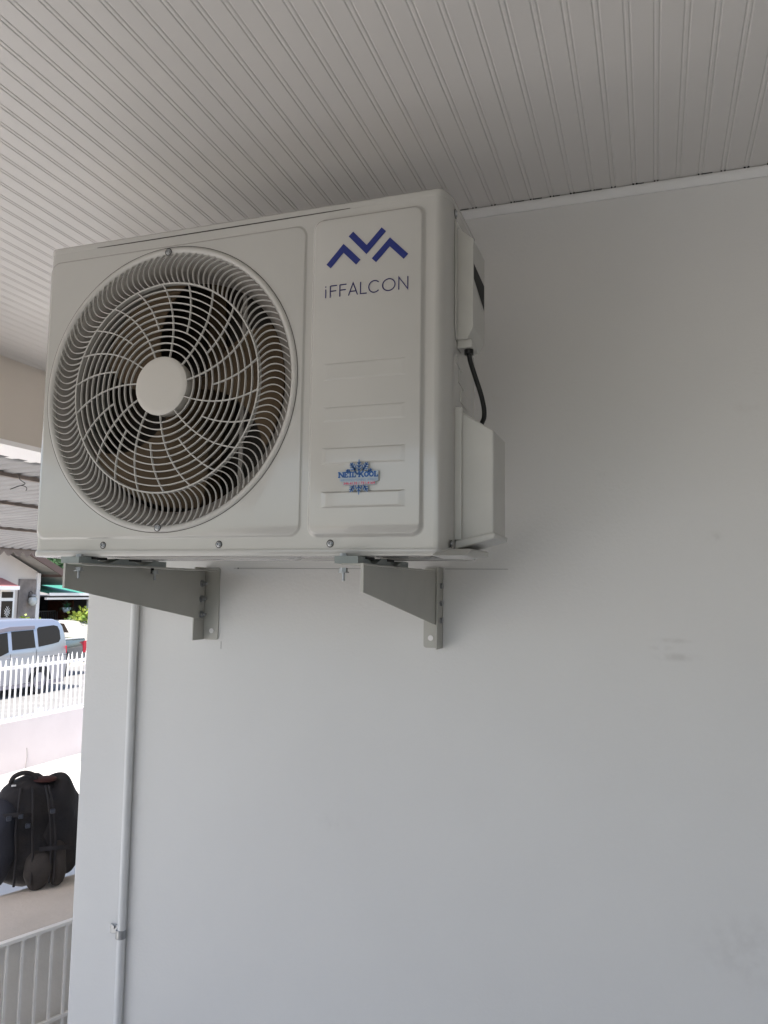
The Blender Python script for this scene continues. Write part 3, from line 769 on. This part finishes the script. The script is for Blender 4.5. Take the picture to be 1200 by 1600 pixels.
def sellip(c, rad, e=2.6, nu=40, nv=28, ph=0, amp=.0, fr=6, zflat=None, seed=0):
    L = []; f = lambda t: math.copysign(abs(t)**(2/e), t)
    for j in range(1, nv):
        v = -PI/2 + PI*j/nv; row = []
        for i in range(nu):
            a = 2*PI*i/nu
            p = Vector((rad[0]*f(math.cos(v))*f(math.cos(a)), rad[1]*f(math.cos(v))*f(math.sin(a)), rad[2]*f(math.sin(v))))
            q = p + Vector(c); nn = noise.noise(q*fr+Vector((seed, 0, 0)))*amp
            p += p.normalized()*nn
            row.append(tuple(p+Vector(c)))
        L.append(row)
    return L
def solid(b, L):
    b.rings(L); b.add(L[0], [tuple(range(len(L[0])))[::-1]]); b.add(L[-1], [tuple(range(len(L[-1])))])
def backpack():
    c = Vector((-2.640, 2.86)); ang = math.atan2(PD.y, PD.x)-R(2)
    root = empty('backpack', (c.x, c.y, ZP+.001), 'bulky black backpack with navy front pocket standing on the low wall', 'backpack', rz=ang+R(-22))
    # local axes: +x along the wall to the right in view, -y towards the viewer
    def taper(L, top, lean=0):
        out = []
        for row in L: out.append([(x*(1-top*max(0, z/.46)) + lean*(.46-z), y*(1-.25*top*max(0, z/.46)), z) for x, y, z in row])
        return out
    b = MB(); solid(b, taper(sellip((.0, .02, .225), (.165, .13, .225), 2.7, 60, 44, amp=.030, fr=9), .20, -.10)); b.build('main_compartment', M_bag, root, smooth=True)
    b = MB(); solid(b, taper(sellip((-.120, -.030, .195), (.120, .115, .190), 2.4, 48, 34, amp=.026, fr=8, seed=3), .20, -.10)); b.build('front_pocket', M_bagn, root, smooth=True)
    b = MB(); solid(b, taper(sellip((.140, .03, .218), (.100, .125, .212), 2.6, 48, 38, amp=.030, fr=10, seed=9), .10)); b.build('back_compartment', M_bag, root, smooth=True)
    b = MB(); solid(b, sellip((.052, -.095, .082), (.058, .040, .083), 2.4, 40, 30, amp=.012, fr=16, seed=5)); b.build('side_pocket', M_bagg, root, smooth=True)
    b = MB(); solid(b, sellip((.130, -.088, .098), (.036, .034, .092), 2.4, 34, 28, amp=.010, fr=18, seed=6)); b.build('side_pocket', M_bagg, root, smooth=True)
    b = MB(); solid(b, sellip((.065, .0, .438), (.050, .05, .012), 2.2, 30, 14, amp=.006, fr=14, seed=7)); b.build('red_lining', M_bagr, root, smooth=True)
    # carry handle
    h = catmull([Vector((-.075, -.01, .425)), Vector((-.060, -.012, .462)), Vector((-.020, -.012, .476)), Vector((.020, -.01, .462)), Vector((.035, -.01, .430))], 6)
    MB().tube(h, .010, 10).build('carry_handle', M_bag, root, smooth=True)
    # seam piping and compression straps down the side facing us
    for x in (-.045, .020, .092, .110):
        k = [Vector((x*.72, -.070, .425)), Vector((x*.86, -.112, .36)), Vector((x, -.124, .26)), Vector((x+.006, -.122, .15)), Vector((x+.004, -.128 if x > 0 else -.115, .03))]
        MB().tube(catmull(k, 6), .0055, 8).build('seam_piping', M_bag, root, smooth=True)
    for z, x0, x1 in ((.325, -.10, .02), (.17, .05, .19)):
        k = [Vector((x0, -.112, z)), Vector(((x0+x1)/2, -.138, z+.006)), Vector((x1, -.110, z-.01))]
        bb = MB(); P = catmull(k, 6); bb.rings([[p+Vector((0, 0, .009)), p+Vector((0, -.003, .009)), p+Vector((0, -.003, -.009)), p+Vector((0, 0, -.009))] for p in P]); bb.build('strap', M_bag, root)
    for x, z in ((-.075, .318), (-.030, .322), (.000, .280), (.095, .33)):
        MB().box(x-.010, x+.010, -.142, -.126, z-.009, z+.009).build('buckle', M_buckle, root, bevel=.003)
    MB().box(-.185, -.155, -.1265, -.1225, .205, .210).build('zip_tag', M_tag, root)
    t = MB(); t.box(-.070, -.052, -.062, -.055, .432, .438); t.build('zip_tag', M_tag, root)
backpack()

# ------------------------------------------------------------------ boundary wall and picket fence
bw = tag(MB().box(-7.55, -7.35, -3, 22, GS-.1, Z(-1.630)).build('boundary_wall', M_yw, bevel=.01), 'low white boundary wall under the picket fence', 'wall')
k_ = [Vector((-7.3492, 7.905, Z(-2.29))), Vector((-7.3492, 7.90, Z(-2.2))), Vector((-7.3492, 7.912, Z(-2.1))), Vector((-7.3492, 7.902, Z(-1.99)))]
MB().tube(catmull(k_, 4), .005, 5).build('crack_line', mat('crack_dark', (.25, .23, .23), .9), bw)
b = MB(); b.prism([(-7.3485, G-.01), (-7.22, G-.01), (-7.22, G+.008), (-7.335, G+.06), (-7.3485, G+.065)], 'y', -3, 22); b.build('base_shadow_fillet', mat('fillet_shadow_grey', (.45, .43, .41), .9, var=.3, vscale=3), bw)  # grey colour stands in for the shadow band along the wall's foot
fe = empty('picket_fence', (-7.45, 8, Z(-1.63)), 'white steel picket fence on the boundary wall in front of the vans', 'fence')
def fp(name, b, bev=0):
    o = b.build(name, M_wpaint, fe, bevel=bev); o.location = -Vector(fe.location); return o
FXX = -7.43
fp('top_rail', MB().box(FXX-.012, FXX+.012, 3.6, 12.4, Z(-1.025), Z(-.985)))
fp('bottom_rail', MB().box(FXX-.015, FXX+.015, 3.6, 12.4, Z(-1.628), Z(-1.600)))
random.seed(21)
mesh0 = None
for k in range(98):
    y = 3.66 + k*.0885
    b = MB(); w = .0085
    # flattened bar tip leaning a touch
    b.box(-w, w, -w, w, 0, .66); b.add([(-w, -w, .66), (w, -w, .66), (w, w, .66), (-w, w, .66), (0, -w*.5, .735), (0, w*.5, .735)], [(0, 1, 4), (1, 2, 5, 4), (2, 3, 5), (3, 0, 4, 5)])
    if mesh0 is None:
        o = b.build('picket', M_wpaint, fe); mesh0 = o.data
    else:
        o = bpy.data.objects.new('picket', mesh0); COL.objects.link(o); o.parent = fe
    o.location = (FXX-.0+.017-fe.location.x, y-8, Z(-1.62)-fe.location.z); o.rotation_euler = (random.uniform(-.015, .015), random.uniform(-.01, .01), 0); o.scale = (1, 1, random.uniform(.985, 1.02))
for y in (4.2, 8.18, 12.1):
    fp('fence_post', MB().box(FXX-.03, FXX+.03, y-.03, y+.03, Z(-1.63), Z(-1.60)+.05 if y == 8.18 else Z(-.90)))
# weeds and rubble along the verge behind the fence
random.seed(31); b = MB()
for i in range(700):
    x = random.uniform(-9.1, -7.6); y = random.uniform(4, 16); s = random.uniform(.02, .07); a = random.uniform(0, 6.28)
    z = GS+.03
    b.add([(x, y, z), (x+s*math.cos(a), y+s*math.sin(a), z), (x+s*.4*math.cos(a+1), y+s*.4*math.sin(a+1), z+s*random.uniform(.5, 2.2))], [(0, 1, 2)])
tag(b.build('verge_weeds', mat('dry_weeds', (.25, .22, .14), .9, col2=(.12, .12, .06), vscale=4)), 'dry weeds and rubble along the verge behind the picket fence', 'weeds', kind='stuff')

# ------------------------------------------------------------------ vehicles
def interp_shell(outline, hw, belt, tumble, zroof):
    def xin(z): return hw - (0 if z < belt else tumble*(z-belt)/(zroof-belt))
    return xin
def vehicle(name, label, X, Y, m, outline, hw, belt, tumble, windows, wheels, rz=0, extra=None, group=None):
    root = empty(name, (X, Y, GS-.012), label, 'vehicle' if 'van' not in name else 'van', group, rz)
    if 'truck' in name: root['category'] = 'pickup truck'
    if 'parked_car' in name: root['category'] = 'car'
    zr = max(z for _, z in outline); xin = interp_shell(outline, hw, belt, tumble, zr)
    cy_ = sum(y for y, _ in outline)/len(outline); cz_ = sum(z for _, z in outline)/len(outline)
    def shrink(d): 
        out = []
        for y, z in outline:
            v = Vector((y-cy_, z-cz_)); L = max(abs(v.x)/2.3, abs(v.y)/.85, .01)
            out.append((y - d*(1 if v.x > 0 else -1)*min(1, abs(v.x)/1.6), z - d*(1 if v.y > 0 else -.3)*min(1, abs(v.y)/.5)))
        return out
    loops = []
    for s in (-1, 1):
        seq = [(.10, .055), (.055, .018), (.018, .004), (0, 0)] if s < 0 else [(0, 0), (.018, .004), (.055, .018), (.10, .055)]
        pass
    Ls = []
    for ins, sh in ((0, .050), (.022, .016), (.060, .002)):
        Ls.append([(-(xin(z)-ins), y, z) for y, z in shrink(sh)])
    for ins, sh in ((.060, .002), (.022, .016), (0, .050)):
        Ls.append([((xin(z)-ins), y, z) for y, z in shrink(sh)])
    b = MB(); b.rings(Ls); b.fill([Ls[0]]); b.fill([Ls[-1]])
    o = b.build('body', m, root, smooth='auto')
    for wn in windows:
        for s in (-1, 1):
            b = MB(); P = [(s*(xin(z)+.004), y, z) for y, z in wn]; Q = [(s*(xin(z)-.01), y, z) for y, z in wn]
            b.fill([P]); b.rings([P, Q]); b.build('window', M_glass, root)
    for y, r in wheels:
        for s in (-1, 1):
            w = empty('wheel', (s*(hw-.10), y, r)); w.parent = root
            b = MB(); c = lambda rr, x: [(x, rr*math.cos(2*PI*i/32), rr*math.sin(2*PI*i/32)) for i in range(32)]
            b.rings([c(r*.62, .105*s), c(r*.94, .112*s), c(r, .09*s), c(r, -.08*s), c(r*.9, -.1*s)]); b.build('tyre', M_tyre, w, smooth='auto')
            b = MB(); b.rings([c(r*.64, .104*s), c(r*.58, .085*s), c(r*.2, .095*s), c(.001, .098*s)]); b.build('rim', M_rim, w, smooth='auto')
            b = MB(); b.rings([[(s*(hw+.002) - 0, y+ (r+.055)*math.cos(a), r+(r+.055)*math.sin(a)) for a in [PI*i/16 for i in range(17)]], [(s*(hw+.002), y+(r-.02)*math.cos(a), r+(r-.02)*math.sin(a)) for a in [PI*i/16 for i in range(17)]]], close=False)
            b.build('wheel_arch', M_tyre, root)
    return root, xin, o
# van: local +y is its rear (towards the right of the picture)
vo = [(2.37, .30), (2.41, .62), (2.40, 1.02), (2.36, 1.40), (2.27, 1.66), (2.15, 1.79), (1.95, 1.845), (1.2, 1.87), (.2, 1.865), (-.6, 1.82), (-1.1, 1.70), (-1.75, 1.18), (-2.25, .98), (-2.38, .70), (-2.36, .30)]
Yv = 14.60
zz = lambda rel: Z(rel)-GS
win = [
 [(1.38, 1.17), (1.34, 1.62), (1.40, 1.66), (1.92, 1.69), (2.06, 1.66), (2.13, 1.55), (2.15, 1.33), (2.08, 1.25), (1.90, 1.22)],
 [(.52, 1.14), (.50, 1.585), (1.22, 1.600), (1.27, 1.16)],
 [(-.30, 1.02), (-.34, 1.50), (.38, 1.57), (.40, 1.10), (.15, 1.02)],
 [(-1.25, .98), (-.80, 1.40), (-.46, 1.49), (-.42, 1.01)]]
van, xin, vb = vehicle('parked_van', 'silver-lilac passenger van with dark windows parked in the street', -14.65-.83, Yv, M_van, vo, .83, 1.05, .10, win, [(1.45, .33), (-1.45, .33)])
for s in (-1, 1):
    b = MB(); P = [(s*(xin(1.62)+.012), y, z) for y, z in ((-.80, 1.43), (.45, 1.60), (1.26, 1.615), (1.25, 1.70), (.45, 1.70), (-.72, 1.52))]; b.fill([P]); b.rings([P, [(p[0]-s*.02, p[1], p[2]) for p in P]]); b.build('window_visor', M_visor, van)
    MB().box(*sorted((s*.79, s*.832)), 2.335, 2.372, .95, 1.14).build('tail_light', M_lamp, van, bevel=.01)
    for y, z in ((.42, .95), (.66, .96)):
        MB().box(*sorted((s*.828, s*.856)), y-.07, y+.07, z-.012, z+.012).build('door_handle', M_van, van, bevel=.006)
    b = MB(); b.box(*sorted((s*.8295, s*.8325)), 1.45, 2.36, .905, .915); b.box(*sorted((s*.8295, s*.8325)), .455, .462, .30, 1.05); b.box(*sorted((s*.8295, s*.8325)), 1.298, 1.305, .30, 1.12); b.build('panel_gap', M_dark, van)
    b = MB(); b.box(*sorted((s*.834, s*.80)), -2.2, 2.3, .22, .30); b.build('side_sill', M_visor, van)
MB().box(-.6, .6, 2.30, 2.352, 1.20, 1.62).build('rear_window', M_glass, van)
# pickup behind the van
po = [(2.60, .42), (2.62, .78), (2.60, 1.06), (2.56, 1.10), (.72, 1.10), (.60, 1.60), (.42, 1.72), (-.55, 1.72), (-.80, 1.62), (-1.30, 1.14), (-2.30, 1.02), (-2.48, .80), (-2.46, .40)]
truck, tx, tb = vehicle('pickup_truck', 'dark slate pickup truck mostly hidden behind the van', -17.60, 17.62, M_truck, po, .86, 1.08, .13, [[(-.95, 1.16), (-.62, 1.58), (.02, 1.62), (.04, 1.16)], [(.12, 1.16), (.11, 1.62), (.42, 1.60), (.52, 1.16)]], [(1.55, .38), (-1.5, .38)])
for s in (-1, 1):
    MB().box(*sorted((s*.80, s*.866)), 2.50, 2.628, .66, 1.02).build('tail_light', M_lamp, truck, bevel=.01)
    MB().box(*sorted((s*.76, s*.868)), .75, 2.50, 1.096, 1.135).build('bed_rail', M_car, truck, bevel=.01)
    MB().box(*sorted((s*.60, s*.868)), 2.52, 2.72, .36, .50).build('bumper', M_rim, truck, bevel=.02)
MB().box(-.25, .25, 2.622, 2.640, .55, .68).build('number_plate', M_plate, truck)
# white car up the driveway
co = [(2.05, .35), (2.12, .62), (2.08, .98), (1.95, 1.30), (1.72, 1.40), (.55, 1.42), (.25, 1.38), (-.30, 1.00), (-1.05, .93), (-1.85, .80), (-2.02, .58), (-2.0, .35)]
car, cx_, cb_ = vehicle('parked_car', 'silver car facing the street, parked beyond the pickup', -20.60, 24.75, M_car2, co, .82, .92, .14, [[(.02, .98), (.34, 1.30), (.80, 1.335), (.82, .98)], [(.90, .98), (.88, 1.335), (1.62, 1.31), (1.80, .99)]], [(1.25, .31), (-1.25, .31)], rz=R(90))
b = MB(); b.add([(-.62, .03, 1.0), (.62, .03, 1.0), (.56, .30, 1.325), (-.56, .30, 1.325)], [(0, 1, 2, 3)]); o = b.build('windscreen', M_glass, car); o.location = (0, -.06, .03)

# ------------------------------------------------------------------ leaves
def leaves(b, c, rad, n, s, seed, droop=.2):
    rr = random.Random(seed); c = Vector(c)
    cl = [Vector((rr.uniform(-1, 1)*rad[0], rr.uniform(-1, 1)*rad[1], rr.uniform(-1, 1)*rad[2]))*.7 for _ in range(max(4, n//30))]
    for _ in range(n):
        k = rr.choice(cl); p = c+k+Vector((rr.gauss(0, .25)*rad[0], rr.gauss(0, .25)*rad[1], rr.gauss(0, .25)*rad[2]))
        a = Vector((rr.uniform(-1, 1), rr.uniform(-1, 1), rr.uniform(-.6, 1))).normalized()*s*rr.uniform(.6, 1.3); w = a.cross(Vector((rr.uniform(-1, 1), rr.uniform(-1, 1), rr.uniform(-1, 1)))).normalized()*s*.32
        b.add([p, p+a*.5+w, p+a, p+a*.5-w], [(0, 1, 2, 3)])
def bush(x, y, z, rad, n, s, m, label, seed, group=None):
    root = empty('bush', (x, y, z), label, 'bush', group)
    b = MB(); leaves(b, (0, 0, rad[2]+.1), rad, n, s, seed); b.build('foliage', m, root)
    b = MB()
    for i in range(5):
        a = i*1.3; b.tube([(0, 0, -.0), (.3*rad[0]*math.cos(a), .3*rad[1]*math.sin(a), rad[2]*1.1)], [.02, .008], 6)
    b.build('stem', M_trunk, root)

# ------------------------------------------------------------------ neighbour's house
HX = -22.0
def H(name, m, parent, b, bevel=0):
    o = b.build(name, m, parent, bevel=bevel); o.location = -Vector(parent.location); return o
hs = empty('gabled_house', (HX, 20, GS), 'pale gabled house with stone panel and maroon bay roof across the street', 'house')
eave = Z(.485); sl = .42
poly = [(15.2, GS), (23.78, GS), (23.78, eave), (19.5, eave+sl*4.28), (15.2, eave)]
H('wall', M_hwall, hs, MB().prism(poly, 'x', HX-8, HX))
b = MB()
for sgn in (1, -1):
    y0, y1 = 19.5, 19.5+sgn*5.7
    z0 = eave+sl*4.28+.14; z1 = z0-sl*5.7
    b.prism([(y0, z0), (y1, z1), (y1, z1+.09), (y0, z0+.09)], 'x', HX-8.6, HX+.85)
rf = H('roof', M_roofm, hs, b)
b = MB()
for sgn in (1, -1):
    y0, y1 = 19.5, 19.5+sgn*5.7; z0 = eave+sl*4.28+.14; z1 = z0-sl*5.7
    b.prism([(y0, z0-.16), (y1, z1-.16), (y1, z1+.10), (y0, z0+.10)], 'x', HX+.86, HX+.92)
for k in range(7): b.box(HX-8, HX+.8, 24.0, 24.08, eave-.16-.00*k, eave-.05) if k == 0 else None
H('barge_board', M_fasc, hs, b)
H('stone_panel', M_stone, hs, MB().box(HX+.003, HX+.05, 22.78, 23.60, GS, Z(.235)))
H('corner_trim', M_trim, hs, MB().box(HX+.002, HX+.08, 23.62, 23.79, GS, eave-.02))
# bay window
by0, by1 = 19.0, 22.0
H('bay_wall', M_hwall, hs, MB().box(HX, HX+.45, by0, by1, GS, Z(-1.25)))
b = MB(); b.prism([(19.3, Z(-.02)), (22.70, Z(-.02)), (21.95, Z(.275)), (20.0, Z(.275))], 'x', HX, HX+.02)
b2 = MB(); b2.add([(HX+.1, 19.6, Z(.26)), (HX+.1, 21.9, Z(.26)), (HX+.85, 21.95, Z(-.02)), (HX+.85, 18.9, Z(-.02)), (HX, 18.9, Z(-.02)), (HX, 22.5, Z(-.02))], [(0, 1, 2, 3), (1, 5, 2), (0, 3, 4), (3, 2, 5, 4)])
H('bay_roof', M_roofred, hs, b2)
H('bay_fascia', M_trim, hs, MB().box(HX, HX+.86, 18.9, 21.97, Z(-.155), Z(-.024)))
for y0 in (19.70, 20.62, 21.54):
    y1 = y0+.50
    fr = H('window', M_wpaint, hs, MB().box(HX+.40, HX+.50, y0-.09, y1+.09, Z(-1.25), Z(-.155)))
    b = MB(); b.box(HX+.502, HX+.51, y0, y1, Z(-.44), Z(-.23)); b.box(HX+.502, HX+.51, y0, y1, Z(-1.20), Z(-.55)); p = H('pane', M_glass, hs, b); p.parent = fr; p.location = (0, 0, 0)
    b = MB()
    cyv = (y0+y1)/2; czv = Z(-.93)
    for i in range(-1, 2):
        for sg in (-1, 1):
            o_ = i*.085; b.tube([(HX+.53+.004*sg, cyv-.085*sg+o_*.5, czv-.13+abs(o_)*.0-sg*o_*.7), (HX+.53+.004*sg, cyv+.085*sg+o_*.5, czv+.13-sg*o_*.7)], .007, 5)
    p = H('window_grille', M_wpaint, hs, b); p.parent = fr; p.location = (0, 0, 0)
# wall lantern
la = empty('wall_lantern', (HX+.22, 23.30, Z(-.55)), 'round glass carriage lantern on the stone panel of the house', 'lamp')
MB().tube([(0, 0, -.20), (0, 0, -.10), (0, 0, .08), (0, 0, .17)], [.06, .15, .15, .05], 14).build('lantern_glass', M_lampg, la, smooth=True)
MB().tube([(0, 0, .17), (0, 0, .25)], [.14, .02], 14).build('lantern_cap', M_rim, la, smooth=True)
MB().tube([(0, 0, .24), (-.08, -.02, .34), (-.15, -.04, .30), (-.16, -.05, .1)], .014, 8).build('lantern_arm', M_iron, la, smooth=True)
# green-roofed carport to the right
cpn = empty('green_carport', (HX, 25.3, GS), 'dark open carport with a green roof edge and white posts', 'carport')
H('roof', M_green, cpn, MB().add([(HX+.5, 23.80, Z(-.26)), (HX+.5, 27.2, Z(-.26)), (HX-1.2, 27.2, Z(.03)), (HX-1.2, 23.80, Z(.03)), (HX+.5, 23.80, Z(-.30)), (HX+.5, 27.2, Z(-.30)), (HX-1.2, 27.2, Z(-.01)), (HX-1.2, 23.80, Z(-.01))], [(0, 1, 2, 3), (7, 6, 5, 4), (0, 4, 5, 1), (1, 5, 6, 2), (2, 6, 7, 3), (3, 7, 4, 0)]))
H('fascia', M_trim, cpn, MB().box(HX+.42, HX+.52, 23.80, 27.2, Z(-.37), Z(-.262)))
H('beam', M_trim, cpn, MB().box(HX+.30, HX+.41, 23.80, 27.2, Z(-.52), Z(-.44)))
H('soffit', M_cardk, cpn, MB().box(HX-5.0, HX+.40, 23.80, 27.2, Z(-.41), Z(-.385)))
for y in (26.35,):
    H('post', M_trim, cpn, MB().box(HX+.12, HX+.40, y, y+.40, GS, Z(-.52)))
H('ridge_trim', M_trim, cpn, MB().box(HX-1.30, HX-1.20, 23.80, 27.4, Z(.0), Z(.075)))
H('back_wall', M_cardk, cpn, MB().box(HX-5.2, HX-5.0, 22, 27.4, GS, Z(-.41)))
H('side_wall', M_cardk, cpn, MB().box(HX-5.0, HX+.11, 27.2, 27.35, GS, Z(-.41)))
H('door', M_door, cpn, MB().box(HX-2.55, HX-1.25, 27.13, 27.198, GS, Z(-.60)))
b = MB()
for k in range(26): b.box(HX-1.5, HX-1.47, 24.0+k*.10, 24.03+k*.10, GS, Z(-1.05))
b.box(HX-1.51, HX-1.46, 23.9, 26.4, Z(-1.06), Z(-1.01)); H('gate', M_iron, cpn, b)
# backdrop building with brick red gable end behind the carport
bb_ = tag(MB().prism([(24.8, GS), (36, GS), (36, Z(.30)), (30, Z(.9)), (24.8, Z(.30))], 'x', HX-13, HX-8.8).build('rear_building', M_hwall), 'plain pale wall rising behind the green carport roof', 'building')
# hanging fern
hf = empty('hanging_plant', (HX+.2, 25.10, Z(-.92)), 'green fern in a pale pot hanging in the carport opening', 'plant')
MB().tube([(0, 0, -.10), (0, 0, .0), (0, 0, .08)], [.09, .15, .17], 14).build('pot', mat('pot_pale', (.45, .52, .58), .4), hf, smooth=True)
b = MB(); rr = random.Random(4)
for i in range(70):
    a = rr.uniform(0, 6.28); L_ = rr.uniform(.18, .38); e = rr.uniform(.15, 1.3)
    pts = [Vector((0, 0, .08)) + Vector((math.cos(a)*L_*t, math.sin(a)*L_*t, e*L_*t - .55*L_*t*t)) for t in (0, .3, .6, .85, 1)]
    sd2 = Vector((-math.sin(a), math.cos(a), 0))
    b.rings([[p+sd2*.022*(1-.8*i2/4), p-sd2*.022*(1-.8*i2/4)] for i2, p in enumerate(pts)], close=False)
b.build('fronds', M_leafg, hf)
b = MB()
for a in (0, 2.1, 4.2): b.tube([(.15*math.cos(a), .15*math.sin(a), .06), (0, 0, .42)], .006, 4)
b.build('hanger', M_iron, hf)
bush(HX+.9, 22.15, GS+.85, (.28, .35, .30), 260, .16, M_leafy, 'yellow-green leafy bush below the bay window of the house', 1, 'bushes in front of the houses')
bush(HX+.9, 22.95, GS+.85, (.22, .22, .26), 180, .14, M_leafy, 'yellow-green bush in front of the stone panel', 2, 'bushes in front of the houses')
bush(HX+1.0, 25.0, GS+.35, (.45, .50, .62), 620, .20, M_leafy, 'bright yellow-green bush at the carport opening left of the silver car', 3, 'bushes in front of the houses')
# tree behind
tr = empty('tree', (-36, 40.8, GS), 'dark green tree top showing behind the far metal roof', 'tree')
MB().tube([(0, 0, 0), (.1, 0, 2), (0, .1, 3.4)], [.2, .14, .07], 8).build('trunk', M_trunk, tr)
b = MB(); leaves(b, (0, 0, 4.0), (1.1, 1.1, .8), 900, .3, 9); b.build('crown', M_leafd, tr)
